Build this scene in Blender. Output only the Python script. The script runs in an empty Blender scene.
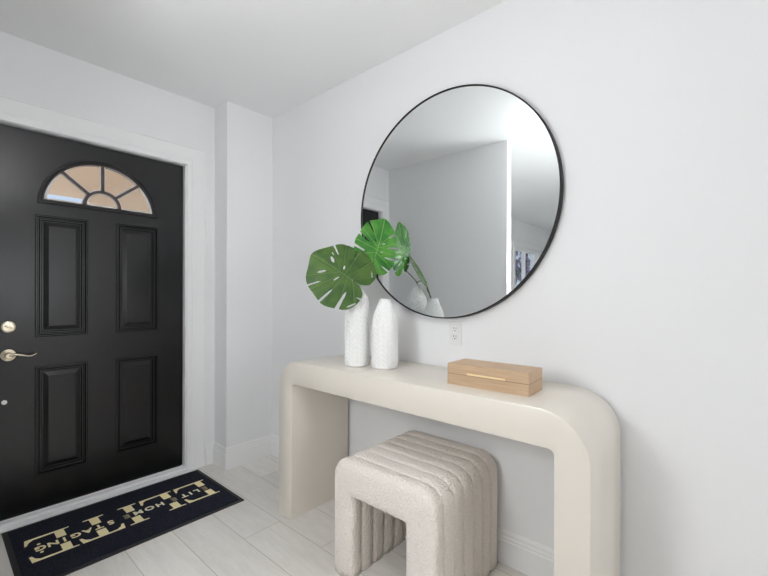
import bpy, bmesh, math, random
from math import pi, sin, cos, sqrt, atan2, radians
from mathutils import Vector, Matrix
random.seed(7)
SC = bpy.context.scene
COL = SC.collection

# ------------------------------------------------------------------ materials
def lin(c):
    return tuple(((v/255)/12.92 if v/255 <= .04045 else ((v/255+.055)/1.055)**2.4) for v in c) + (1,)

def mat(name, rgb, rough=.5, metal=0, spec=.5, coat=0, bump=None, mottle=None, sheen=0, emit=None, trans=0):
    m = bpy.data.materials.new(name); m.use_nodes = True
    nt = m.node_tree; b = nt.nodes['Principled BSDF']
    b.inputs['Base Color'].default_value = lin(rgb)
    b.inputs['Roughness'].default_value = rough
    b.inputs['Metallic'].default_value = metal
    b.inputs['Specular IOR Level'].default_value = spec
    b.inputs['Coat Weight'].default_value = coat
    b.inputs['Coat Roughness'].default_value = .12
    b.inputs['Sheen Weight'].default_value = sheen
    if trans: b.inputs['Transmission Weight'].default_value = trans
    if emit:
        b.inputs['Emission Color'].default_value = lin(emit[0]); b.inputs['Emission Strength'].default_value = emit[1]
    tc = nt.nodes.new('ShaderNodeTexCoord')
    if bump:   # (kind, scale, strength, distance)
        kind, sc, st, di = bump
        if kind == 'noise':
            t = nt.nodes.new('ShaderNodeTexNoise'); t.inputs['Scale'].default_value = sc; t.inputs['Detail'].default_value = 3; out = t.outputs['Fac']
        else:
            t = nt.nodes.new('ShaderNodeTexVoronoi'); t.inputs['Scale'].default_value = sc; out = t.outputs['Distance']
        nt.links.new(tc.outputs['Object'], t.inputs['Vector'])
        bp = nt.nodes.new('ShaderNodeBump'); bp.inputs['Strength'].default_value = st; bp.inputs['Distance'].default_value = di
        nt.links.new(out, bp.inputs['Height']); nt.links.new(bp.outputs['Normal'], b.inputs['Normal'])
    if mottle:  # (rgb2, scale, stretch vector)
        c2, sc, stretch = mottle
        mp = nt.nodes.new('ShaderNodeMapping'); mp.inputs['Scale'].default_value = stretch
        t = nt.nodes.new('ShaderNodeTexNoise'); t.inputs['Scale'].default_value = sc; t.inputs['Detail'].default_value = 5
        cr = nt.nodes.new('ShaderNodeValToRGB')
        cr.color_ramp.elements[0].position = .35; cr.color_ramp.elements[1].position = .65
        cr.color_ramp.elements[0].color = lin(rgb); cr.color_ramp.elements[1].color = lin(c2)
        nt.links.new(tc.outputs['Object'], mp.inputs['Vector']); nt.links.new(mp.outputs['Vector'], t.inputs['Vector'])
        nt.links.new(t.outputs['Fac'], cr.inputs['Fac']); nt.links.new(cr.outputs['Color'], b.inputs['Base Color'])
    return m

def floor_material():
    m = bpy.data.materials.new('whitewashed_wood_look_tile'); m.use_nodes = True
    nt = m.node_tree; N = nt.nodes; L = nt.links; b = N['Principled BSDF']
    tc = N.new('ShaderNodeTexCoord'); sp = N.new('ShaderNodeSeparateXYZ'); L.new(tc.outputs['Object'], sp.inputs[0])
    def mt(op, a, bb=None, c=None):
        n = N.new('ShaderNodeMath'); n.operation = op
        for i, v in enumerate((a, bb, c)):
            if v is None: continue
            if isinstance(v, (int, float)): n.inputs[i].default_value = v
            else: L.new(v, n.inputs[i])
        return n.outputs[0]
    W, LN, OFF = .2075, 1.2, .337
    ry = mt('DIVIDE', mt('ADD', sp.outputs['Y'], .4805), W)          # row coordinate
    row = mt('FLOOR', ry); fy = mt('SUBTRACT', ry, row)
    # joints at x = 1.148 + OFF*row (row 0 lies just behind y = -0.48)
    xs = mt('DIVIDE', mt('SUBTRACT', mt('SUBTRACT', sp.outputs['X'], 1.148), mt('MULTIPLY', row, OFF)), LN)
    cx = mt('FLOOR', xs); fx = mt('SUBTRACT', xs, cx)
    dy = mt('MULTIPLY', mt('MINIMUM', fy, mt('SUBTRACT', 1, fy)), W)
    dx = mt('MULTIPLY', mt('MINIMUM', fx, mt('SUBTRACT', 1, fx)), LN)
    d = mt('MINIMUM', dx, dy)
    line = mt('SUBTRACT', 1, mt('SMOOTH_MIN', mt('DIVIDE', d, .0022), 1, .1))
    cmb = N.new('ShaderNodeCombineXYZ'); L.new(row, cmb.inputs[0]); L.new(cx, cmb.inputs[1])
    wn = N.new('ShaderNodeTexWhiteNoise'); wn.noise_dimensions = '3D'; L.new(cmb.outputs[0], wn.inputs['Vector'])
    mp = N.new('ShaderNodeMapping'); mp.inputs['Scale'].default_value = (1.3, 9, 1)
    va = N.new('ShaderNodeVectorMath'); va.operation = 'ADD'; L.new(tc.outputs['Object'], va.inputs[0])
    vs = N.new('ShaderNodeVectorMath'); vs.operation = 'SCALE'; vs.inputs['Scale'].default_value = 7; L.new(wn.outputs['Color'], vs.inputs[0])
    L.new(vs.outputs[0], va.inputs[1]); L.new(va.outputs[0], mp.inputs['Vector'])
    no = N.new('ShaderNodeTexNoise'); no.inputs['Scale'].default_value = 2.2; no.inputs['Detail'].default_value = 8; no.inputs['Roughness'].default_value = .9
    no.inputs['Distortion'].default_value = .6
    L.new(mp.outputs[0], no.inputs['Vector'])
    cr = N.new('ShaderNodeValToRGB'); e = cr.color_ramp.elements
    e[0].position = .3; e[0].color = lin((211, 207, 200)); e[1].position = .7; e[1].color = lin((234, 231, 225))
    L.new(no.outputs['Fac'], cr.inputs['Fac'])
    hv = N.new('ShaderNodeHueSaturation'); L.new(cr.outputs['Color'], hv.inputs['Color'])
    L.new(mt('MULTIPLY_ADD', wn.outputs['Value'], .1, .95), hv.inputs['Value'])
    mx = N.new('ShaderNodeMix'); mx.data_type = 'RGBA'; L.new(mt('MULTIPLY', line, .75), mx.inputs['Factor'])
    L.new(hv.outputs['Color'], mx.inputs['A']); mx.inputs['B'].default_value = lin((128, 118, 106))
    L.new(mx.outputs['Result'], b.inputs['Base Color'])
    b.inputs['Roughness'].default_value = .42; b.inputs['Specular IOR Level'].default_value = .4
    bp = N.new('ShaderNodeBump'); bp.inputs['Strength'].default_value = .25; bp.inputs['Distance'].default_value = .002; bp.invert = True
    L.new(line, bp.inputs['Height']); L.new(bp.outputs['Normal'], b.inputs['Normal'])
    return m

M = {}
M['wall'] = mat('matte_white_wall_paint', (236, 236, 237), .85, spec=.25, bump=('noise', 60, .04, .002))
M['ceiling'] = mat('matte_ceiling_paint', (240, 240, 240), .9, spec=.2)
M['trim'] = mat('satin_white_trim_paint', (240, 240, 240), .35, spec=.45)
M['floor'] = floor_material()
M['door'] = mat('satin_black_door_paint', (17, 17, 19), .26, spec=.5, bump=('noise', 170, .3, .0012))
M['fan'] = mat('sidelit_frame_paint', (38, 36, 39), .38)  # door paint made lighter, its side lighting put into the colour
M['rubber'] = mat('black_rubber', (38, 38, 40), .7)
M['muntin'] = mat('dark_brown_grille', (88, 74, 72), .5)
M['bead'] = mat('white_glazing_bead', (235, 232, 226), .5)
M['nickel'] = mat('satin_champagne_nickel', (216, 206, 184), .24, metal=1)
M['plug'] = mat('white_plastic', (235, 235, 232), .4)
M['cream'] = mat('cream_lacquer', (226, 219, 208), .36, spec=.5, coat=.25)
M['boucle'] = mat('cream_boucle_fabric', (240, 232, 225), 1, spec=.1, bump=('voronoi', 125, .8, .006), sheen=.4, mottle=((233, 224, 215), 120, (1, 1, 1)))
M['ceramic'] = mat('matte_white_ceramic', (236, 236, 235), .5, spec=.4)
M['black_metal'] = mat('matte_black_metal', (22, 22, 23), .45, metal=.3)
M['mirror'] = mat('silvered_mirror_glass', (236, 240, 240), .0, metal=1)
M['oak'] = mat('light_oak_veneer', (203, 174, 143), .5, mottle=((188, 158, 127), 5, (1.5, 14, 60)))
M['shadow_gap'] = mat('dark_gap_shade', (94, 66, 46), .6)  # shade of the gap under the lid, put into a dark strip
M['brass'] = mat('polished_brass', (246, 226, 184), .5, metal=1)
M['outlet'] = mat('white_outlet_plastic', (232, 232, 231), .3)
M['slot'] = mat('dark_slot', (40, 38, 36), .7)
M['mat_pile'] = mat('black_carpet_pile', (25, 26, 34), .98, spec=.1, bump=('noise', 420, 1, .004), mottle=((52, 54, 66), 260, (1, 1, 1)))
M['mat_gold'] = mat('pale_gold_carpet_print', (248, 236, 190), .95, spec=.1, bump=('noise', 420, .6, .003))
M['mat_cream'] = mat('cream_carpet_print', (240, 234, 206), .95, spec=.1)
M['mat_grey'] = mat('worn_taupe_carpet_print', (150, 138, 112), .95, spec=.1)
M['stucco'] = mat('beige_stucco', (224, 200, 172), .9, bump=('noise', 40, .5, .006))
M['paving'] = mat('pale_concrete', (212, 206, 198), .9)
M['bark'] = mat('grey_bark', (96, 84, 76), .9)
M['tree_leaf'] = mat('tree_foliage', (70, 112, 88), .6, mottle=((196, 150, 190), 3, (1, 1, 1)))
M['lamp'] = mat('fill_globe_diffuser', (245, 243, 238), .5, emit=((252, 253, 255), 1))
M['paper'] = mat('white_paper_shade', (245, 243, 238), .8, emit=((252, 253, 255), 1))
def glass_mat():
    m = bpy.data.materials.new('clear_window_glass'); m.use_nodes = True; nt = m.node_tree
    for n in list(nt.nodes): nt.nodes.remove(n)
    o = nt.nodes.new('ShaderNodeOutputMaterial'); t = nt.nodes.new('ShaderNodeBsdfTransparent'); g = nt.nodes.new('ShaderNodeBsdfGlossy')
    t.inputs['Color'].default_value = (.93, .95, .95, 1); g.inputs['Roughness'].default_value = .02
    mx = nt.nodes.new('ShaderNodeMixShader'); lw = nt.nodes.new('ShaderNodeLayerWeight'); lw.inputs['Blend'].default_value = .5
    p5 = nt.nodes.new('ShaderNodeMath'); p5.operation = 'POWER'; p5.inputs[1].default_value = 5; nt.links.new(lw.outputs['Facing'], p5.inputs[0])
    fr = nt.nodes.new('ShaderNodeMath'); fr.operation = 'MULTIPLY_ADD'; fr.inputs[1].default_value = .6; fr.inputs[2].default_value = .03; nt.links.new(p5.outputs[0], fr.inputs[0])
    nt.links.new(fr.outputs[0], mx.inputs[0]); nt.links.new(t.outputs[0], mx.inputs[1]); nt.links.new(g.outputs[0], mx.inputs[2]); nt.links.new(mx.outputs[0], o.inputs[0])
    return m
M['glass'] = glass_mat()

# ------------------------------------------------------------------ helpers
def link(name, mesh, m=None, parent=None, smooth=False):
    o = bpy.data.objects.new(name, mesh); COL.objects.link(o)
    mesh.name = name
    if m is not None:
        mesh.materials.clear(); mesh.materials.append(m)
    if parent is not None: o.parent = parent
    if smooth:
        for p in mesh.polygons: p.use_smooth = True
    return o

def obj(name, bm, m, parent=None, smooth=False, angle=None):
    bmesh.ops.recalc_face_normals(bm, faces=bm.faces)
    me = bpy.data.meshes.new(name); bm.to_mesh(me); bm.free()
    o = link(name, me, m, parent, smooth)
    if smooth and angle is not None:
        me.set_sharp_from_angle(angle=radians(angle))
    return o

def empty(name, loc=(0, 0, 0), rz=0):
    o = bpy.data.objects.new(name, None); COL.objects.link(o); o.location = loc; o.rotation_euler = (0, 0, rz)
    o.empty_display_size = .1
    return o

def tag(o, label=None, cat=None, group=None, kind=None):
    for k, v in (('label', label), ('category', cat), ('group', group), ('kind', kind)):
        if v: o[k] = v
    return o

def add_box(bm, x0, x1, y0, y1, z0, z1, bev=0, seg=2):
    vs = [bm.verts.new(p) for p in ((x0,y0,z0),(x1,y0,z0),(x1,y1,z0),(x0,y1,z0),(x0,y0,z1),(x1,y0,z1),(x1,y1,z1),(x0,y1,z1))]
    fs = [bm.faces.new([vs[i] for i in f]) for f in ((0,3,2,1),(4,5,6,7),(0,1,5,4),(1,2,6,5),(2,3,7,6),(3,0,4,7))]
    if bev:
        es = list({e for f in fs for e in f.edges})
        bmesh.ops.bevel(bm, geom=es, offset=bev, segments=seg, profile=.5, affect='EDGES')
    return bm

def box(name, x0, x1, y0, y1, z0, z1, m, parent=None, bev=0, seg=2):
    return obj(name, add_box(bmesh.new(), x0, x1, y0, y1, z0, z1, bev, seg), m, parent)

def lathe(bm, prof, seg=48, mtx=None, cap=True):
    rings = []
    for r, z in prof:
        ring = [bm.verts.new((r*cos(2*pi*i/seg), r*sin(2*pi*i/seg), z)) for i in range(seg)]
        rings.append(ring)
    for a, b in zip(rings, rings[1:]):
        for i in range(seg): bm.faces.new((a[i], a[(i+1) % seg], b[(i+1) % seg], b[i]))
    if cap:
        bm.faces.new(rings[0][::-1]); bm.faces.new(rings[-1])
    if mtx is not None: bmesh.ops.transform(bm, matrix=mtx, verts=[v for r in rings for v in r])
    return bm

def tube(bm, pts, radii, seg=12, flat=1):
    pts = [Vector(p) for p in pts]
    if not hasattr(radii, '__len__'): radii = [radii]*len(pts)
    rings = []; up = Vector((0, 0, 1))
    t0 = (pts[1]-pts[0]).normalized()
    n = up.cross(t0) if abs(t0.z) < .9 else Vector((1, 0, 0)).cross(t0)
    n.normalize()
    for i, p in enumerate(pts):
        t = (pts[min(i+1, len(pts)-1)]-pts[max(i-1, 0)]).normalized()
        n = (n - t*n.dot(t)).normalized(); b = t.cross(n)
        rings.append([bm.verts.new(p + n*cos(2*pi*k/seg)*radii[i] + b*sin(2*pi*k/seg)*radii[i]*flat) for k in range(seg)])
    for a, b in zip(rings, rings[1:]):
        for k in range(seg): bm.faces.new((a[k], a[(k+1) % seg], b[(k+1) % seg], b[k]))
    bm.faces.new(rings[0][::-1]); bm.faces.new(rings[-1])
    return bm

def plate_mesh(outlines, depth):
    """flat plate cut from closed 2-D outlines (holes allowed), thickness 'depth' centred on z = 0"""
    cu = bpy.data.curves.new('plate', 'CURVE'); cu.dimensions = '2D'; cu.fill_mode = 'BOTH'; cu.extrude = depth/2
    for pts in outlines:
        s = cu.splines.new('POLY'); s.points.add(len(pts)-1)
        for p, (x, y) in zip(s.points, pts): p.co = (x, y, 0, 1)
        s.use_cyclic_u = True
    o = bpy.data.objects.new('plate', cu); COL.objects.link(o)
    dg = bpy.context.evaluated_depsgraph_get(); dg.update()
    me = bpy.data.meshes.new_from_object(o.evaluated_get(dg)); bpy.data.objects.remove(o); bpy.data.curves.remove(cu)
    return me

def rect(u0, u1, v0, v1): return [(u0, v0), (u1, v0), (u1, v1), (u0, v1)]

# ------------------------------------------------------------------ dimensions
H = 2.529
DX = -.176         # plane of the entry wall
DF = -.206         # front face of the door leaf
CY = -1.026        # centre line of the door
WY0, WY1 = -.362, -1.613
PEND = 1.157       # free end of the partition

# ------------------------------------------------------------------ room shell
def struct(o): o['kind'] = 'structure'; return o
struct(box('floor', -.45, 6.6, -7.6, .15, -.1, 0, M['floor']))
struct(box('ceiling', -.45, 6.6, -7.6, .15, H, H+.12, M['ceiling']))
struct(box('wall_back', -.45, 6.6, 0, .15, 0, H, M['wall']))
struct(box('wall_right', 6.5, 6.65, -7.6, 0, 0, H, M['wall']))
struct(box('wall_front', -.45, 6.5, -7.65, -7.5, 0, H, M['wall']))
struct(box('wall_corner', DX, 0, WY0, 0, 0, H, M['wall'], bev=.003))
struct(box('wall_partition', DX, PEND, -1.70, WY1, 0, H, M['wall'], bev=.003))

def wall_with_hole(name, xf, th, y0, y1, hole, m):
    """wall in a plane x = const; local (u, v) = (y, z)"""
    me = plate_mesh([rect(y0, y1, 0, H), rect(*hole)], th)
    me.transform(Matrix(((0, 0, 1, xf-th/2), (1, 0, 0, 0), (0, 1, 0, 0), (0, 0, 0, 1))))
    return struct(link(name, me, m))
DY0, DY1 = CY-.457, CY+.457            # door leaf
DZ0, DZ1 = .040, 2.070
JW = .012
wall_with_hole('wall_left', DX, .16, -1.70, 0, (DY0-JW-.02, DY1+JW+.02, .0, DZ1+JW+.02), M['wall'])
WIN = (-6.25, -5.10, 1.05, 2.06)
wall_with_hole('wall_left', -.26, .16, -7.6, -1.70, WIN, M['wall'])

def baseboard(name, path, h=.147, t=.015):
    """profiled skirting swept along a floor path (list of xy), the room lying to the right of the path"""
    prof = [(0, 0), (t, 0), (t, h*.70), (t*.72, h*.73), (t*.72, h*.80), (t*.5, h*.84), (t*.5, h*.93), (t*.2, h), (0, h)]
    bm = bmesh.new(); P = [Vector((*p, 0)) for p in path]; rings = []
    for i, p in enumerate(P):
        dirs = []
        if i > 0: dirs.append((p-P[i-1]).normalized())
        if i < len(P)-1: dirs.append((P[i+1]-p).normalized())
        ns = [Vector((d.y, -d.x, 0)) for d in dirs]
        n = ns[0] if len(ns) == 1 else (ns[0]+ns[1])/(1+ns[0].dot(ns[1]))
        rings.append([bm.verts.new(p+n*a+Vector((0, 0, b))) for a, b in prof])
    k = len(prof)
    for a, b in zip(rings, rings[1:]):
        for i in range(k-1): bm.faces.new((a[i], a[i+1], b[i+1], b[i]))
    bm.faces.new(rings[0]); bm.faces.new(rings[-1][::-1])
    return struct(obj(name, bm, M['trim']))
YC = -.428  # outer edge of the door casing
baseboard('baseboard_back', [(DX, YC), (DX, WY0), (0, WY0), (0, 0), (6.5, 0)])
baseboard('baseboard_partition', [(PEND, -1.70), (PEND, WY1), (DX, WY1), (DX, -1.615)][:3])
baseboard('baseboard_left', [(6.5, -7.5), (-.26, -7.5), (-.26, -1.70), (PEND, -1.70)])
baseboard('baseboard_right', [(6.5, 0), (6.5, -7.5)])

# door casing: stepped flat casing round three sides, a mesh of its own
def casing():
    bm = bmesh.new()
    iy0, iy1, iz = DY0-.012, DY1+.012, DZ1+.008
    prof = [(0, -.03), (0, .012), (.003, .014), (.032, .014), (.038, .009), (.044, .009), (.044, .0075), (.118, .0075), (.121, .011), (.127, .011), (.129, 0), (.129, -.001)]
    rings = []
    for k in range(4):
        ring = []
        for a, h in prof:
            y, z = [(iy1+a, 0), (iy1+a, iz+a), (iy0-a, iz+a), (iy0-a, 0)][k]
            ring.append(bm.verts.new((DX+h, y, z)))
        rings.append(ring)
    for a, b in zip(rings, rings[1:]):
        for i in range(len(prof)-1): bm.faces.new((a[i], a[i+1], b[i+1], b[i]))
    return struct(obj('trim_1', bm, M['trim']))
casing()
# jamb lining + stop
bm = bmesh.new()
for s, y in ((1, DY1), (-1, DY0)):
    a, b = sorted((y+s*.004, y+s*.031)); add_box(bm, -.335, DX+.001, a, b, 0, DZ1+.03)
add_box(bm, -.335, DX+.001, DY0-.031, DY1+.031, DZ1+.005, DZ1+.031)
struct(obj('trim_2', bm, M['trim']))
# threshold, stepped white sill
bm = bmesh.new()
add_box(bm, -.335, -.200, DY0-.004, DY1+.004, 0, .034, .002)
add_box(bm, -.205, -.172, DY0-.02, DY1+.02, 0, .030, .002)
add_box(bm, -.175, -.140, DY0-.055, DY1+.055, 0, .016, .003)
struct(obj('trim_3', bm, M['trim']))

# ------------------------------------------------------------------ door
door = empty('door_1', (DF, CY, DZ0)); struct(door)
door['label'] = 'black front door with four raised panels and a half-round fanlight'
def MX(x):   # (u, v, w) -> door-local (w towards the room, u along y, v up)
    return Matrix(((0, 0, 1, x), (1, 0, 0, 0), (0, 1, 0, 0), (0, 0, 0, 1)))
panels = [(-.307, -.0725, 1.590, .928), (.067, .303, 1.590, .928), (-.307, -.0725, .770, .178), (.067, .303, .770, .190)]
panels = [(u0, u1, vb, vt) for (u0, u1, vt, vb) in panels]
FR, FV = .298, 1.652        # outer radius of the fanlight frame, its base height above the leaf's bottom
def half(r, v0, n=48, low=0): return [(r*cos(pi*i/n), v0+r*sin(pi*i/n)*.985) for i in range(n+1)] + ([(-r, v0-low), (r, v0-low)] if low else [])
outl = [rect(-.457, .457, 0, DZ1-DZ0)] + [rect(*p) for p in panels] + [half(FR, FV)]
leaf = plate_mesh(outl, .044); leaf.transform(MX(-.022))
link('door_leaf', leaf, M['door'], door)
def raised_panel(u0, u1, v0, v1):
    bm = bmesh.new()
    prof = [(0, -.001), (.004, .003), (.009, .003), (.013, -.009), (.017, -.009), (.021, -.003), (.027, -.003), (.031, -.011), (.036, -.011), (.058, -.001)]
    rings = [[bm.verts.new((h, u, v)) for u, v in rect(u0+a, u1-a, v0+a, v1-a)] for a, h in prof]
    for a, b in zip(rings, rings[1:]):
        for i in range(4): bm.faces.new((a[i], a[(i+1) % 4], b[(i+1) % 4], b[i]))
    bm.faces.new(rings[-1])
    bk = [bm.verts.new((-.040, u, v)) for u, v in rect(u0, u1, v0, v1)]
    for i in range(4): bm.faces.new((bk[i], bk[(i+1) % 4], rings[0][(i+1) % 4], rings[0][i]))
    bm.faces.new(bk[::-1])
    return obj('raised_panel', bm, M['door'], door)
for p in panels: raised_panel(*p)
# fanlight: moulded frame, muntins, beads, panes
fan = bmesh.new()
def arc_mould(bm, R, v0, prof, n=56):
    """profile (inset, height) swept round a closed half disc"""
    rings = []
    for a, h in prof:
        r = R-a; vb = v0+a
        th0 = math.asin(min(1, a/(R-a))) if R > a else 0
        ring = []
        for i in range(n+1):
            th = th0+(pi-2*th0)*i/n
            ring.append(bm.verts.new((h, r*cos(th), v0+r*sin(th)*.985)))
        for v in (ring[0], ring[-1]): v.co.z = vb
        rings.append(ring)
    m = n+1
    for a, b in zip(rings, rings[1:]):
        for i in range(m): bm.faces.new((a[i], a[(i+1) % m], b[(i+1) % m], b[i]))
arc_mould(fan, FR, FV, [(0, -.044), (0, .004), (.004, .010), (.009, .010), (.013, .004), (.019, .006), (.023, -.004), (.026, -.006), (.026, -.040)])
fan_o = obj('fanlight_frame', fan, M['fan'], door)
GR, GV = FR-.026, FV+.026
def sweep_flat(bm, pts, w, x0, x1):
    """flat bar of width w along a (u, v) polyline between depths x0 and x1"""
    P = [Vector(p) for p in pts]; L1 = []; 
    for i, p in enumerate(P):
        t = (P[min(i+1, len(P)-1)]-P[max(i-1, 0)]).normalized(); n = Vector((-t.y, t.x))*w/2
        a, b = p+n, p-n
        L1.append([bm.verts.new((x0, a.x, a.y)), bm.verts.new((x1, a.x, a.y)), bm.verts.new((x1, b.x, b.y)), bm.verts.new((x0, b.x, b.y))])
    for a, b in zip(L1, L1[1:]):
        for i in range(4): bm.faces.new((a[i], a[(i+1) % 4], b[(i+1) % 4], b[i]))
    bm.faces.new(L1[0][::-1]); bm.faces.new(L1[-1])
HR = .088
hub = [(HR*cos(pi*i/24), GV+HR*sin(pi*i/24)) for i in range(25)]
bars = [hub] + [[(HR*cos(a), GV+HR*sin(a)), ((GR+.012)*cos(a), GV-.02+(GR+.012)*sin(a))] for a in (radians(44), radians(90), radians(136))]
for i, b in enumerate(bars):
    bm = bmesh.new(); sweep_flat(bm, b, .015, -.014, -.004); obj('muntin', bm, M['muntin'], fan_o)
bm = bmesh.new()
for b in bars: sweep_flat(bm, b, .027, -.0165, -.0135)
bm2 = bm
rim = [((GR+.004)*cos(t), GV-.024+(GR+.012)*sin(t)) for t in [radians(6)+radians(168)*i/40 for i in range(41)]]
sweep_flat(bm2, rim, .036, -.0165, -.0135); sweep_flat(bm2, [(-GR, GV), (GR, GV)], .020, -.0165, -.0135)
obj('glazing_bead', bm2, M['bead'], fan_o)
gl = plate_mesh([half(FR-.01, FV+.006)], .004); gl.transform(MX(-.024)); link('glass_pane', gl, M['glass'], fan_o)
bm = bmesh.new(); add_box(bm, -.040, -.004, -.450, .450, -.006, .006)
obj('door_sweep', bm, M['rubber'], door)

# hardware
def RX(y, z): return Matrix.Translation((0, y-CY, z-DZ0)) @ Matrix.Rotation(pi/2, 4, 'Y')
dead = obj('deadbolt', lathe(bmesh.new(), [(.031, 0), (.031, .004), (.029, .008), (.022, .011), (.020, .011)], 40, RX(-1.438, 1.030)), M['nickel'], door, True, 35)
tb = bmesh.new(); add_box(tb, .010, .024, -.016, .016, -.0045, .0045, .003)
bmesh.ops.transform(tb, matrix=Matrix.Translation((0, -1.438-CY, 1.030-DZ0)) @ Matrix.Rotation(radians(-28), 4, 'X'), verts=tb.verts)
obj('thumb_turn', tb, M['nickel'], dead, True, 40)
rose = obj('door_lever', lathe(bmesh.new(), [(.033, 0), (.033, .004), (.030, .009), (.017, .012), (.014, .016), (.0125, .040), (.014, .050), (.012, .054)], 40, RX(-1.438, .884)), M['nickel'], door, True, 35)
lv = bmesh.new(); pts = []; rad = []
for i in range(22):
    t = i/21
    pts.append((.046+.006*sin(t*pi), -1.438-CY+.106*t, .884-DZ0+.006*sin(t*2*pi)*(1-.2*t)-.004*t+(.006*max(0, t-.8)/.2)))
    rad.append(.0105-.0055*t)
tube(lv, pts, rad, 14, .75)
obj('lever_handle', lv, M['nickel'], rose, True, 50)
obj('door_stop_plug', lathe(bmesh.new(), [(.0115, 0), (.0115, .003), (.009, .006), (.004, .007)], 24, RX(-1.452, .642)), M['plug'], door, True, 40)['label'] = 'small round white plug'

# ------------------------------------------------------------------ far window in the living room wall
w = empty('window_1', (-.26, (WIN[0]+WIN[1])/2, WIN[2])); struct(w)
hw, hh = (WIN[1]-WIN[0])/2, WIN[3]-WIN[2]
bm = bmesh.new()
def frame_boxes(bm, u0, u1, v0, v1, t, x0, x1):
    add_box(bm, x0, x1, u0, u1, v0, v0+t); add_box(bm, x0, x1, u0, u1, v1-t, v1)
    add_box(bm, x0, x1, u0, u0+t, v0+t, v1-t); add_box(bm, x0, x1, u1-t, u1, v0+t, v1-t)
frame_boxes(bm, -hw-.07, hw+.07, -.07, hh+.07, .075, -.004, .018)
frame_boxes(bm, -hw, hw, 0, hh, .03, -.15, -.01)
obj('window_frame', bm, M['trim'], w)
bm = bmesh.new(); frame_boxes(bm, -hw+.03, .02, .03, hh-.03, .035, -.10, -.07); frame_boxes(bm, -.02, hw-.03, .03, hh-.03, .035, -.065, -.035)
obj('window_sash', bm, M['trim'], w)
gl = box('glass_pane', -.085, -.081, -hw+.04, hw-.04, .04, hh-.04, M['glass'], w)
struct(box('window_sill', -.30, -.20, WIN[0]-.09, WIN[1]+.09, WIN[2]-.03, WIN[2]-.001, M['trim'], bev=.004))['kind'] = 'structure'

# ------------------------------------------------------------------ outdoors
struct(box('ground', -40, -.45, -40, 30, -.25, -.12, M['paving']))
struct(box('porch_slab', -4.1, -.44, -2.6, 4, -.12, -.01, M['paving']))
struct(box('porch_soffit', -4.12, -.345, -2.6, 4, 2.50, 2.62, M['stucco']))
struct(box('stucco_wall', -4.12, -.45, -.25, 4, -.01, 2.50, M['stucco']))
def tree(x, y, s, lab):
    t = empty('broadleaf_tree', (x, y, -.12)); tag(t, lab, 'tree')
    bm = bmesh.new(); tube(bm, [(0, 0, 0), (.05, .02, .9*s), (-.03, .05, 1.7*s), (.05, 0, 2.5*s)], [.13*s, .1*s, .07*s, .03*s], 10)
    for k in range(6):
        a = k*1.1; tube(bm, [(0, 0, (1.1+.15*k)*s), (.5*s*cos(a), .5*s*sin(a), (1.6+.15*k)*s)], [.05*s, .015*s], 6)
    obj('trunk', bm, M['bark'], t, True)
    bm = bmesh.new(); rnd = random.Random(3)
    for k in range(1500):
        th = rnd.uniform(0, 2*pi); z = rnd.uniform(-1, 1); r = rnd.uniform(.35, 1)**.5
        c = Vector((cos(th)*sqrt(1-z*z)*r*1.0, sin(th)*sqrt(1-z*z)*r*1.0, z*r*.95+2.1))*s
        R = Matrix.Rotation(rnd.uniform(0, 6), 3, 'Z') @ Matrix.Rotation(rnd.uniform(0, 3), 3, 'X')
        q = [c + R @ Vector(p)*s for p in ((0, -.09, 0), (.04, 0, .012), (0, .09, 0), (-.04, 0, .012))]
        bm.faces.new([bm.verts.new(p) for p in q])
    me = bpy.data.meshes.new('foliage'); bm.to_mesh(me); bm.free(); link('foliage', me, M['tree_leaf'], t)
tree(-3.1, -12.8, 1.3, 'leafy tree outside, seen through the living room window in the mirror')

# ------------------------------------------------------------------ n-shaped upholstered / lacquered bodies
def arch_pairs(x0, x1, top, leg, seat, ro, ri, n=10, leg_n=10, top_n=14, leg_r=None):
    """paired outer and inner outline points of an n-shape in the xz plane, from the left foot round to the right foot"""
    O = []; I = []; leg_r = leg_r or leg
    zi = top-seat
    for i in range(leg_n):                    # left leg up
        t = i/leg_n; O.append((x0, (top-ro)*t)); I.append((x0+leg, (zi-ri)*t))
    for i in range(n+1):
        a = pi - (pi/2)*i/n
        O.append((x0+ro+ro*cos(a), top-ro+ro*sin(a))); I.append((x0+leg+ri+ri*cos(a), zi-ri+ri*sin(a)))
    for i in range(1, top_n):
        t = i/top_n; O.append((x0+ro+(x1-x0-2*ro)*t, top)); I.append((x0+leg+ri+(x1-x0-leg-leg_r-2*ri)*t, zi))
    for i in range(n+1):
        a = pi/2 - (pi/2)*i/n
        O.append((x1-ro+ro*cos(a), top-ro+ro*sin(a))); I.append((x1-leg_r-ri+ri*cos(a), zi-ri+ri*sin(a)))
    for i in range(leg_n-1, -1, -1):
        t = i/leg_n; O.append((x1, (top-ro)*t)); I.append((x1-leg_r, (zi-ri)*t))
    return O, I

def normals(P, sgn):
    out = []
    for i, p in enumerate(P):
        a = Vector(P[max(i-1, 0)]); b = Vector(P[min(i+1, len(P)-1)]); t = (b-a).normalized()
        out.append(Vector((-t.y, t.x))*sgn)
    return out

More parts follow.
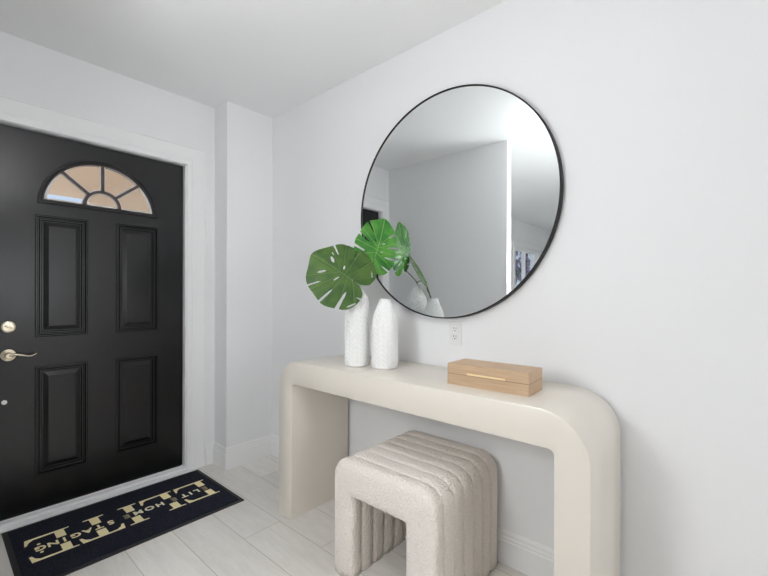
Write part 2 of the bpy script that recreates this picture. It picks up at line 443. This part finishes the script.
def arch_body(stations, O, I):
    """stations: list of (y, inset). caps at both ends, flat feet"""
    bm = bmesh.new(); nO = normals(O, -1); nI = normals(I, 1); S = []
    for y, s in stations:
        ro = []; ri = []
        for (p, n_) in zip(O, nO): v = Vector(p)+n_*s; ro.append(bm.verts.new((v.x, y, max(0, v.y) if p[1] > 0 else 0)))
        for (p, n_) in zip(I, nI): v = Vector(p)+n_*s; ri.append(bm.verts.new((v.x, y, max(0, v.y) if p[1] > 0 else 0)))
        S.append((ro, ri))
    k = len(O)
    for (a, b), (c, d) in zip(S, S[1:]):
        for i in range(k-1):
            bm.faces.new((a[i], a[i+1], c[i+1], c[i])); bm.faces.new((b[i+1], b[i], d[i], d[i+1]))
        for e in (0, k-1): bm.faces.new((a[e], b[e], d[e], c[e]))
    for (a, b) in (S[0], S[-1]):
        for i in range(k-1): bm.faces.new((a[i], a[i+1], b[i+1], b[i]))
    return bm

# console table
O, I = arch_pairs(.732, 2.304, .846, .117, .122, .158, .022, n=16, leg_r=.105)
st = [(-.4365, .004), (-.4353, .0012), (-.4325, 0), (-.30, 0), (-.16, 0), (-.026, 0), (-.0232, .0012), (-.022, .004)]
con = obj('console_table', arch_body(st, O, I), M['cream'], None, True, 40)
tag(con, 'cream lacquered waterfall console table with rounded corners against the white wall', 'console table')

# ottoman
OX0, OX1, OTOP = 1.293, 1.830, .500
ott = empty('ottoman', ((OX0+OX1)/2, -.28, 0))
tag(ott, 'cream boucle channel-tufted arch ottoman tucked under the console table', 'ottoman')
O, I = arch_pairs(OX0, OX1, OTOP, .118, .155, .088, .008, n=12, leg_r=.138)
def shift(P): return [(x-(OX0+OX1)/2, z) for x, z in P]
O, I = shift(O), shift(I)
yF, yB = -.545, -.030; nr = 7; pitch = (yB-yF)/nr
def rib(ya, yb, first=False):
    out = []
    for i in range(11):
        t = i/10; y = ya+(yb-ya)*t
        s = .012*(1-(max(0, 1-abs(2*t-1)**2.6))**.5)
        if first and t < .5: s = 0
        out.append((y, s))
    return out
st = [(yF, .036), (yF+.002, .026), (yF+.006, .015), (yF+.013, .006), (yF+.022, .001)] + [(y, s) for y, s in rib(yF, yF+pitch, True) if y > yF+.026]
st = [(y+.28, s) for y, s in st]
obj('front_panel', arch_body(st, O, I), M['boucle'], ott, True)
for k in range(1, nr):
    stk = [(y+.28, s) for y, s in rib(yF+pitch*k, yF+pitch*(k+1))]
    obj('padded_channel', arch_body(stk, O, I), M['boucle'], ott, True)

# ------------------------------------------------------------------ mirror
MXc, MZc, MR = 1.529, 1.650, .5646
MYg = -.030
mir = empty('wall_mirror', (MXc, 0, MZc)); tag(mir, 'large round wall mirror in a thin black metal frame above the console', 'mirror')
RY = Matrix.Rotation(pi/2, 4, 'X')    # z axis of the lathe -> -y
bm = bmesh.new(); prof = [(MR-.0065, .003), (MR, .003), (MR, .034), (MR-.0015, .036), (MR-.005, .036), (MR-.0065, .034)]
rings = [[bm.verts.new((r*cos(2*pi*i/128), r*sin(2*pi*i/128), z)) for i in range(128)] for r, z in prof]
for a, b in zip(rings, rings[1:]+rings[:1]):
    for i in range(128): bm.faces.new((a[i], a[(i+1) % 128], b[(i+1) % 128], b[i]))
bmesh.ops.transform(bm, matrix=RY, verts=bm.verts)
obj('mirror_frame', bm, M['black_metal'], mir, True, 40)
bm = bmesh.new(); lathe(bm, [(MR-.0063, .010), (MR-.0063, -MYg)], 128); bmesh.ops.transform(bm, matrix=RY, verts=bm.verts)
obj('mirror_glass', bm, M['mirror'], mir)

# ------------------------------------------------------------------ outlet
out = empty('wall_outlet', (1.588, 0, 1.015)); tag(out, 'white duplex wall outlet just below the round mirror', 'outlet')
box('cover_plate', -.036, .036, -.006, 0, -.058, .058, M['outlet'], out, bev=.003)
for s in (1, -1):
    bm = bmesh.new(); add_box(bm, -.017, .017, -.0085, -.005, s*.0195-.014, s*.0195+.014, .005, 4)
    r = obj('receptacle', bm, M['outlet'], out)
    bm = bmesh.new()
    for u, h in ((-.0065, .009), (.0065, .007)): add_box(bm, u-.0012, u+.0012, -.0089, -.0084, s*.0195+.003-h/2+.002, s*.0195+.003+h/2+.002)
    add_box(bm, -.0025, .0025, -.0089, -.0084, s*.0195-.0095, s*.0195-.0045)
    obj('socket_slot', bm, M['slot'], r)
bm = bmesh.new(); lathe(bm, [(.003, .006), (.003, .0072)], 16); bmesh.ops.transform(bm, matrix=RY, verts=bm.verts)
obj('screw', bm, M['outlet'], out)

# ------------------------------------------------------------------ jewellery box
TOP = .846
bx = empty('wooden_box', (1.911, -.256, TOP), radians(1.2)); tag(bx, 'light oak keepsake box with a slim brass handle on the console', 'box')
L_, D_ = .1635, .072
box('box_body', -L_, L_, -D_, D_, .0, .0425, M['oak'], bx, bev=.0008)
box('seam', -L_+.0015, L_-.0015, -D_+.0015, D_-.0015, .0420, .0445, M['shadow_gap'], bx)
box('lid', -L_, L_, -D_, D_, .0440, .0835, M['oak'], bx, bev=.0008)
hd = bmesh.new(); add_box(hd, -.070, .084, -D_-.014, -D_-.008, .0470, .0540, .001)
for u in (-.06, .074): add_box(hd, u-.003, u+.003, -D_-.009, -D_+.001, .0480, .0530)
obj('handle', hd, M['brass'], bx)['label'] = 'slim brass bar handle'

# ------------------------------------------------------------------ vases
def vase(name, x, y, h, R, neck, shoulder, lab, spin):
    prof = [(.0, R*.90), (.006, R*.985), (.03, R), (shoulder*.8, R*1.0), (shoulder, R*.97), (shoulder+(h-shoulder)*.35, R*.85), (shoulder+(h-shoulder)*.7, neck*1.28), (h-.015, neck*1.06), (h, neck)]
    def rad(z):
        for (z0, r0), (z1, r1) in zip(prof, prof[1:]):
            if z <= z1:
                t = (z-z0)/(z1-z0); return r0+(r1-r0)*(t)
        return neck
    def rs(z): return sum(rad(min(h, max(0, z+d))) for d in (-.02, -.012, -.006, 0, .006, .012, .02))/7 if .03 < z < h-.02 else rad(z)
    nz, nt = 260, 240; bm = bmesh.new(); rings = []
    nb = 8
    for j in range(nz+1):
        z = h*j/nz; ring = []; r0 = rs(z)
        fade = min(1, max(0, (z-.008)/.015))*min(1, max(0, (h-.012-z)/.02))
        for i in range(nt):
            a = 2*pi*i/nt; u = (a*nb/(2*pi)) % 1; c = abs(u-.5)*2          # 0 at a band's spine, 1 at its border
            s = ((z-(1-c)*.022)/.0225) % 1
            ridge = (1-abs(2*s-1)**2.0)
            groove = max(0, 1-abs(c-1)*9)+max(0, 1-c*9)
            d = fade*(.0032*ridge-.0026*min(1, groove)-.0015)
            ring.append(bm.verts.new(((r0+d)*cos(a), (r0+d)*sin(a), z)))
        rings.append(ring)
    for k, (r, z) in enumerate(((neck-.004, h), (neck-.005, h-.03), (neck, h-.08))):
        rings.append([bm.verts.new((r*cos(2*pi*i/nt), r*sin(2*pi*i/nt), z)) for i in range(nt)])
    for a, b in zip(rings, rings[1:]):
        for i in range(nt): bm.faces.new((a[i], a[(i+1) % nt], b[(i+1) % nt], b[i]))
    bm.faces.new(rings[0][::-1]); bm.faces.new(rings[-1])
    o = obj(name, bm, M['ceramic'], None, True, 60); o.location = (x, y, TOP+.0005); o.rotation_euler = (0, 0, spin)
    tag(o, lab, 'vase', 'white herringbone vases on the console')
    return o
V1 = (1.184, -.284); V2 = (1.333, -.240)
vase('ceramic_vase', *V1, .420, .0625, .019, .310, 'taller white herringbone vase holding monstera leaves at the console\'s left', radians(20))
vase('ceramic_vase', *V2, .335, .064, .028, .220, 'shorter empty white herringbone vase, nearer to the wooden box', radians(50))

# ------------------------------------------------------------------ monstera leaves
def leaf_mat(name, c1, c2, vein, rough):
    m = mat(name, c1, rough, spec=.5, bump=('noise', 30, .15, .002)); nt = m.node_tree; b = nt.nodes['Principled BSDF']
    at = nt.nodes.new('ShaderNodeAttribute'); at.attribute_name = 'vein'
    no = nt.nodes.new('ShaderNodeTexNoise'); no.inputs['Scale'].default_value = 14
    tc = nt.nodes.new('ShaderNodeTexCoord'); nt.links.new(tc.outputs['Object'], no.inputs['Vector'])
    cr = nt.nodes.new('ShaderNodeValToRGB'); cr.color_ramp.elements[0].color = lin(c1); cr.color_ramp.elements[1].color = lin(c2)
    cr.color_ramp.elements[0].position = .35; cr.color_ramp.elements[1].position = .65
    nt.links.new(no.outputs['Fac'], cr.inputs['Fac'])
    mx = nt.nodes.new('ShaderNodeMix'); mx.data_type = 'RGBA'; nt.links.new(at.outputs['Fac'], mx.inputs['Factor'])
    nt.links.new(cr.outputs['Color'], mx.inputs['A']); mx.inputs['B'].default_value = lin(vein)
    nt.links.new(mx.outputs['Result'], b.inputs['Base Color'])
    # thin leaf: part of the light passes through
    tr = nt.nodes.new('ShaderNodeBsdfTranslucent'); nt.links.new(mx.outputs['Result'], tr.inputs['Color'])
    ms = nt.nodes.new('ShaderNodeMixShader'); ms.inputs[0].default_value = .25
    o = nt.nodes['Material Output']; nt.links.new(b.outputs[0], ms.inputs[1]); nt.links.new(tr.outputs[0], ms.inputs[2]); nt.links.new(ms.outputs[0], o.inputs[0])
    return m

RT = [(0, 1.0), (18, .955), (45, .90), (75, .80), (105, .68), (135, .52), (158, .36), (172, .2), (180, .05)]
def rtheta(d):
    d = abs(d)
    for (a, r), (b, s) in zip(RT, RT[1:]):
        if d <= b: t = (d-a)/(b-a); return r+(s-r)*t
    return .05
def make_leaf(name, att, tip_dir, nrm, size, slots, holes, bend, m, stem_pts, lab, wid=1.0, swap=1):
    """leaf local frame: y to the tip, x sideways, z the upper side"""
    root = empty(name, att)
    y = Vector(tip_dir).normalized(); z = Vector(nrm); z = (z-y*z.dot(y)).normalized(); x = y.cross(z)
    R = Matrix((x, y, z)).transposed()
    nr_, nt_ = 70, 540
    bm = bmesh.new(); vl = bm.verts.layers.float.new('vein'); grid = {}
    lat = [-128, -98, -72, -50, -30, 30, 50, 72, 98, 128]
    lat = sorted(set(lat))
    def pos(r, th):
        return r*sin(th)*wid, r*cos(th)
    def height(px, py):
        s, t = px/size, py/size
        h = bend(s, t)
        return h*size
    for i in range(nr_+1):
        for j in range(nt_):
            thd = -180+360*j/nt_
            rr = size*rtheta(thd)*(1+.018*sin(radians(thd)*9+1))
            r = rr*i/nr_; px, py = pos(r, radians(thd))
            v = bm.verts.new((0, 0, 0)); grid[i, j] = v
            # veins: midrib plus lateral veins that start along the midrib
            best = abs(px)*(1.0) if py > 0 else 9
            for L in lat:
                a = radians(L); oy = size*.50*(1-abs(L)/150) if abs(L) < 110 else 0
                oy *= .75
                ex, ey = size*rtheta(L)*sin(a)*wid, size*rtheta(L)*cos(a)
                dx, dy = ex, ey-oy; ll = sqrt(dx*dx+dy*dy); t = (px*dx+(py-oy)*dy)/ll
                if t > 0:
                    dd = abs(px*dy-(py-oy)*dx)/ll
                    best = min(best, dd*1.5)
            vn = max(0, 1-best/.0028)
            v[vl] = vn*.8
            hz = height(px, py) - .0035*max(0, 1-best/.012)
            v.co = R @ Vector((px, py, hz))
    def inside_cut(px, py):
        s, t = px/size, py/size
        for (ax, ay, bx_, by, w0, w1) in slots:
            dx, dy = bx_-ax, by-ay; L2 = dx*dx+dy*dy; k = ((s-ax)*dx+(t-ay)*dy)/L2
            if 0 <= k <= 1.3:
                d = abs((s-ax)*dy-(t-ay)*dx)/sqrt(L2)
                w_ = w0+(w1-w0)*min(1, k); w_ *= min(1, (k/.12))**.5
                if d < w_: return True
        for (cx_, cy_, ra, rb, ang) in holes:
            a = radians(ang); u = (s-cx_)*cos(a)+(t-cy_)*sin(a); v_ = -(s-cx_)*sin(a)+(t-cy_)*cos(a)
            if (u/ra)**2+(v_/rb)**2 < 1: return True
        return False
    for i in range(nr_):
        for j in range(nt_):
            j2 = (j+1) % nt_
            thd = -180+360*(j+.5)/nt_; r = size*rtheta(thd)*(i+.5)/nr_; px, py = pos(r, radians(thd))
            if inside_cut(px, py): continue
            if i == 0:
                continue
            bm.faces.new((grid[i, j], grid[i+1, j], grid[i+1, j2], grid[i, j2]))
    bmesh.ops.delete(bm, geom=[v for v in bm.verts if not v.link_faces], context='VERTS')
    bmesh.ops.recalc_face_normals(bm, faces=bm.faces)
    fr = list(bm.faces)
    bmesh.ops.solidify(bm, geom=fr, thickness=.0008)
    me = bpy.data.meshes.new('blade'); bm.to_mesh(me); bm.free(); link('leaf_blade', me, m, root, True)
    bm = bmesh.new(); A = Vector(att)
    P = [Vector((0, 0, 0))]+[Vector(p)-A for p in stem_pts]
    # smooth the stem
    Q = []
    for k in range(len(P)-1):
        p0, p1, p2, p3 = P[max(k-1, 0)], P[k], P[k+1], P[min(k+2, len(P)-1)]
        for i in range(8):
            t = i/8; Q.append(.5*((2*p1)+(-p0+p2)*t+(2*p0-5*p1+4*p2-p3)*t*t+(-p0+3*p1-3*p2+p3)*t**3))
    Q.append(P[-1]); tube(bm, Q, [.0028]*len(Q), 8)
    obj('stem', bm, M['leaf_stem'], root, True)
    tag(root, lab, 'leaf', 'monstera leaves in the tall vase')
    return root
M['leaf_a'] = leaf_mat('olive_monstera_leaf', (62, 98, 44), (90, 124, 54), (134, 158, 100), .42)
M['leaf_b'] = leaf_mat('bright_monstera_leaf', (50, 134, 42), (104, 178, 70), (190, 220, 150), .4)
M['leaf_stem'] = mat('green_stem', (84, 120, 56), .45)
# slots: (inner s, inner t, outer s, outer t, inner half width, outer half width) in units of leaf length
slotsA = [(-.40, .50, -.80, .80, .014, .022), (.34, .56, .62, .92, .016, .030), (-.42, .22, -.92, .32, .016, .030), (.50, .24, .92, .38, .010, .022),
          (-.30, -.04, -.90, -.10, .020, .048), (.40, .0, .90, -.02, .010, .020)]
holesA = [(-.22, .62, .026, .09, 50), (.16, .60, .035, .085, -38), (-.17, .28, .016, .07, 72), (.15, .30, .02, .05, -70), (-.46, -.28, .02, .10, 55), (-.25, -.36, .02, .09, 20), (.40, -.25, .015, .08, -55), (.30, .68, .015, .04, -30)]
slotsB = [(-.22, .55, -.60, .92, .014, .034), (.22, .58, .60, .94, .014, .034), (-.28, .30, -.84, .52, .016, .040), (.24, .32, .84, .54, .016, .040),
          (-.28, .05, -.90, .14, .016, .044), (.24, .08, .90, .16, .016, .044), (-.26, -.16, -.80, -.30, .014, .034), (.24, -.14, .80, -.28, .014, .034)]
holesB = [(-.13, .40, .014, .05, 60), (.13, .40, .016, .05, -60), (.13, .18, .014, .04, -75)]
neck1 = (V1[0], V1[1], TOP+.42)
in1 = [(V1[0]+.002, V1[1], TOP+.36), (V1[0]+.004, V1[1]-.002, TOP+.12)]
attA = (1.213, -.343, 1.274)
make_leaf('monstera_leaf', attA, (-.60, -.56, .57), (.66, -.57, .42), .238, slotsA, holesA,
          lambda s, t: -.22*max(0, s)-.10*max(0, -s)**2-.10*max(0, t)**2, M['leaf_a'],
          [(1.212, -.326, 1.286), (V1[0]+.002, V1[1]-.004, TOP+.430)]+in1,
          'broad olive-green monstera leaf leaning left over the tall vase')
attB = (1.186, -.150, 1.400)
make_leaf('monstera_leaf', attB, (.22, .22, .92), (.97, -.22, .12), .215, slotsB, holesB,
          lambda s, t: .06*abs(s)-.20*s*s-.16*max(0, t)**2, M['leaf_b'],
          [(1.158, -.190, 1.36), (V1[0]+.003, V1[1]+.004, TOP+.43)]+in1,
          'glossy bright-green monstera leaf standing upright before the mirror edge', wid=.82)

# ------------------------------------------------------------------ door mat
mt_ = empty('doormat', (.172, -.982, 0)); tag(mt_, 'long black doormat with pale gold lettering in front of the door', 'doormat')
box('rubber_border', -.304, .304, -.487, .487, 0, .005, M['rubber'], mt_, bev=.002)
bm = bmesh.new(); add_box(bm, -.278, .280, -.465, .465, .004, .010, .002); obj('carpet_pile', bm, M['mat_pile'], mt_)
ZL = .0105
def put_letter(name, outlines, m):
    """outlines in (u = -y, v = x) world units -> mat local"""
    pts = [[(v-.172, -u+.982) for u, v in o_] for o_ in outlines]
    me = plate_mesh(pts, .0014); me.transform(Matrix.Translation((0, 0, ZL))); return link(name, me, m, mt_)
G0, G1 = .136, .212     # band left free for the small writing
va, vb = .056, .286
def serif_E(u0, w):      # stencil E: spine cut by the band
    sp0, sp1 = u0+.022, u0+.060
    top = [(u0, vb), (u0, vb-.007), (sp0, vb-.010), (sp0, G1), (sp1, G1), (sp1, vb-.012), (u0+w-.030, vb-.014), (u0+w-.014, vb-.030), (u0+w-.006, vb-.058), (u0+w+.004, vb-.058), (u0+w, vb)]
    bot = [(u0, va), (u0, va+.007), (sp0, va+.010), (sp0, G0), (sp1, G0), (sp1, va+.012), (u0+w-.030, va+.014), (u0+w-.014, va+.028), (u0+w-.002, va+.056), (u0+w+.006, va+.056), (u0+w, va)]
    return [top, bot]
def serif_L(u0, w):
    sp0, sp1 = u0+.024, u0+.064
    top = [(u0, vb), (u0, vb-.007), (sp0, vb-.010), (sp0, G1), (sp1, G1), (sp1, vb-.010), (u0+.088, vb-.007), (u0+.088, vb)]
    bot = [(u0, va), (u0, va+.007), (sp0, va+.010), (sp0, G0), (sp1, G0), (sp1, va+.012), (u0+w-.030, va+.014), (u0+w-.014, va+.028), (u0+w-.004, va+.058), (u0+w+.006, va+.058), (u0+w, va)]
    return [top, bot]
def serif_I(u0):
    sp0, sp1 = u0+.024, u0+.064
    top = [(u0, vb), (u0, vb-.007), (sp0, vb-.010), (sp0, G1), (sp1, G1), (sp1, vb-.010), (u0+.088, vb-.007), (u0+.088, vb)]
    bot = [(u0, va), (u0, va+.007), (sp0, va+.010), (sp0, G0), (sp1, G0), (sp1, va+.010), (u0+.088, va+.007), (u0+.088, va)]
    return [top, bot]
def serif_T(u0, w):
    c = u0+w/2; sp0, sp1 = c-.020, c+.020
    top = [(u0, vb), (u0-.006, vb-.052), (u0+.004, vb-.052), (u0+.014, vb-.028), (u0+.032, vb-.013), (sp0, vb-.011), (sp0, G1), (sp1, G1), (sp1, vb-.011), (u0+w-.032, vb-.013), (u0+w-.014, vb-.028), (u0+w-.004, vb-.052), (u0+w+.006, vb-.052), (u0+w, vb)]
    bot = [(c-.045, va), (c-.045, va+.007), (sp0, va+.010), (sp0, G0), (sp1, G0), (sp1, va+.010), (c+.045, va+.007), (c+.045, va)]
    return [top, bot]
for ol in (serif_E(.549, .180), serif_L(.745, .170), serif_I(.934), serif_T(1.046, .175), serif_E(1.236, .170)):
    for half_ in ol: put_letter('letter_half', [half_], M['mat_gold'])
def small(ch, u, m, size=.058, v=.174):
    cu = bpy.data.curves.new('t', 'FONT'); cu.body = ch; cu.size = size; cu.align_x = 'CENTER'; cu.align_y = 'CENTER'; cu.extrude = .0007; cu.offset = .0018
    o = bpy.data.objects.new('t', cu); COL.objects.link(o)
    dg = bpy.context.evaluated_depsgraph_get(); dg.update(); me = bpy.data.meshes.new_from_object(o.evaluated_get(dg))
    bpy.data.objects.remove(o); bpy.data.curves.remove(cu)
    me.transform(Matrix.Translation((v-.172, -u+.982, ZL)) @ Matrix.Rotation(-pi/2, 4, 'Z'))
    return link('small_letter', me, m, mt_)
for ch, u in zip('ELITEHOMESTAGING', (.592, .638, .676, .713, .769, .845, .899, .955, 1.008, 1.082, 1.134, 1.181, 1.229, 1.273, 1.316, 1.363)):
    mm = M['mat_grey'] if u in (.592, .769, 1.008) else (M['mat_gold'] if u > 1.05 else M['mat_cream'])
    small(ch, u, mm)
for v in (.131, .217):
    put_letter('dot', [[(1.363+.007*cos(k*pi/6), v+.007*sin(k*pi/6)) for k in range(12)]], M['mat_gold'])

# ------------------------------------------------------------------ added unseen fill lamps, sun and sky
def emis(m, s): m.node_tree.nodes['Principled BSDF'].inputs['Emission Strength'].default_value = s
cl = empty('added_ceiling_light', (1.78, -1.35, H)); tag(cl, 'unseen opal globe ceiling light, added to brighten the entry', 'ceiling light')  # unseen globe, hung here to brighten the ceiling and entry walls
obj('canopy', lathe(bmesh.new(), [(.065, 0), (.065, -.015), (.05, -.028), (.012, -.032)], 40), M['nickel'], cl, True, 40)
obj('light_stem', lathe(bmesh.new(), [(.008, -.02), (.008, -.215)], 16), M['nickel'], cl, True)
obj('globe_shade', lathe(bmesh.new(), [(.028, -.20)]+[(.115*sin(a_), -.305+.115*cos(a_)) for a_ in [.28+i*(pi-.30)/20 for i in range(21)]], 48), M['lamp'], cl, True)
emis(M['lamp'], 14)
M['uplight'] = mat('fill_uplight_diffuser', (245, 243, 238), .6, emit=((252, 253, 255), 1)); emis(M['uplight'], 11)
def fill_torchiere(x, y, lab):  # unseen uplighter, added to bounce soft light off the ceiling
    t = empty('fill_lamp', (x, y, 0)); tag(t, lab, 'floor lamp', 'added uplighters in the living room')
    obj('lamp_base', lathe(bmesh.new(), [(.15, 0), (.15, .018), (.04, .028)], 40), M['black_metal'], t, True, 40)
    obj('pole', lathe(bmesh.new(), [(.013, .02), (.013, 1.66)], 16), M['black_metal'], t, True)
    obj('lamp_bowl', lathe(bmesh.new(), [(.02, 1.65), (.09, 1.67), (.15, 1.71), (.18, 1.77), (.172, 1.77), (.142, 1.715)], 48), M['black_metal'], t, True, 50)
    obj('diffuser', lathe(bmesh.new(), [(.160, 1.742), (.150, 1.752), (.02, 1.756)], 40), M['uplight'], t, True)
fill_torchiere(3.9, -4.0, 'unseen uplighter added for soft fill light, middle of the living room')
fill_torchiere(1.6, -5.6, 'unseen uplighter added for soft fill light, behind the partition')

M['globe'] = mat('fill_globe_shade', (245, 243, 238), .6, emit=((249, 252, 255), 1)); emis(M['globe'], 20)
def fill_globe_lamp(x, y, lab):  # unseen globe on a pole, added to even out the light
    t = empty('fill_lamp', (x, y, 0)); tag(t, lab, 'floor lamp')
    obj('lamp_base', lathe(bmesh.new(), [(.14, 0), (.14, .016), (.03, .024)], 40), M['black_metal'], t, True, 40)
    obj('pole', lathe(bmesh.new(), [(.010, .02), (.010, 1.15)], 16), M['black_metal'], t, True)
    obj('globe_shade', lathe(bmesh.new(), [(.21*sin(a_), 1.35+.21*cos(a_)) for a_ in [pi-.08-i*(pi-.16)/24 for i in range(25)]], 48), M['globe'], t, True)
    return t
fill_globe_lamp(1.67, -1.97, 'white globe floor lamp standing at the free end of the partition')
k = fill_globe_lamp(5.4, -.85, 'unseen globe lamp added as side fill, at the far end of the console wall')  # added to brighten the ottoman and console sides facing it
M['globe_bright'] = M['globe'].copy(); emis(M['globe_bright'], 18)
for c in k.children:
    if c.name.startswith('globe_shade'): c.data.materials[0] = M['globe_bright']

sun = bpy.data.lights.new('sun', 'SUN'); sun.energy = 3.4; sun.angle = radians(1); so = bpy.data.objects.new('sun', sun); COL.objects.link(so)
so.rotation_euler = (radians(35), radians(-38), 0)

wd = bpy.data.worlds.new('sky'); SC.world = wd; wd.use_nodes = True; nt = wd.node_tree; bg = nt.nodes['Background']
tc = nt.nodes.new('ShaderNodeTexCoord'); sp = nt.nodes.new('ShaderNodeSeparateXYZ'); cr = nt.nodes.new('ShaderNodeValToRGB')
nt.links.new(tc.outputs['Generated'], sp.inputs[0]); nt.links.new(sp.outputs['Z'], cr.inputs['Fac'])
cr.color_ramp.elements[0].color = lin((226, 236, 250)); cr.color_ramp.elements[1].color = lin((110, 160, 232)); cr.color_ramp.elements[1].position = .7
nt.links.new(cr.outputs['Color'], bg.inputs['Color']); bg.inputs['Strength'].default_value = .84

# ------------------------------------------------------------------ camera
f, yaw, pitch, roll = 398.52, radians(48.844), radians(-.0838), radians(.1756)
fw = Vector((-cos(yaw), sin(yaw), 0)); rt = Vector((sin(yaw), cos(yaw), 0)); up = Vector((0, 0, 1))
fw2 = fw*cos(pitch)+up*sin(pitch); up2 = up*cos(pitch)-fw*sin(pitch)
rt3 = rt*cos(roll)+up2*sin(roll); up3 = up2*cos(roll)-rt*sin(roll)
cam = bpy.data.cameras.new('camera'); co = bpy.data.objects.new('camera', cam); COL.objects.link(co)
Rm = Matrix((rt3, up3, -fw2)).transposed().to_4x4(); Rm.translation = Vector((2.6129, -1.7104, 1.2051)); co.matrix_world = Rm
cam.sensor_width = 36; cam.lens = f/768*36; cam.shift_y = (294.767-288)/768; cam.clip_start = .02
SC.camera = co
SC.view_settings.view_transform = 'Standard'; SC.view_settings.look = 'None'; SC.view_settings.exposure = 0.36; SC.view_settings.gamma = 1; SC.view_settings.use_curve_mapping = False
SC.cycles.use_denoising = True
SC.cycles.max_bounces = 10; SC.cycles.diffuse_bounces = 6
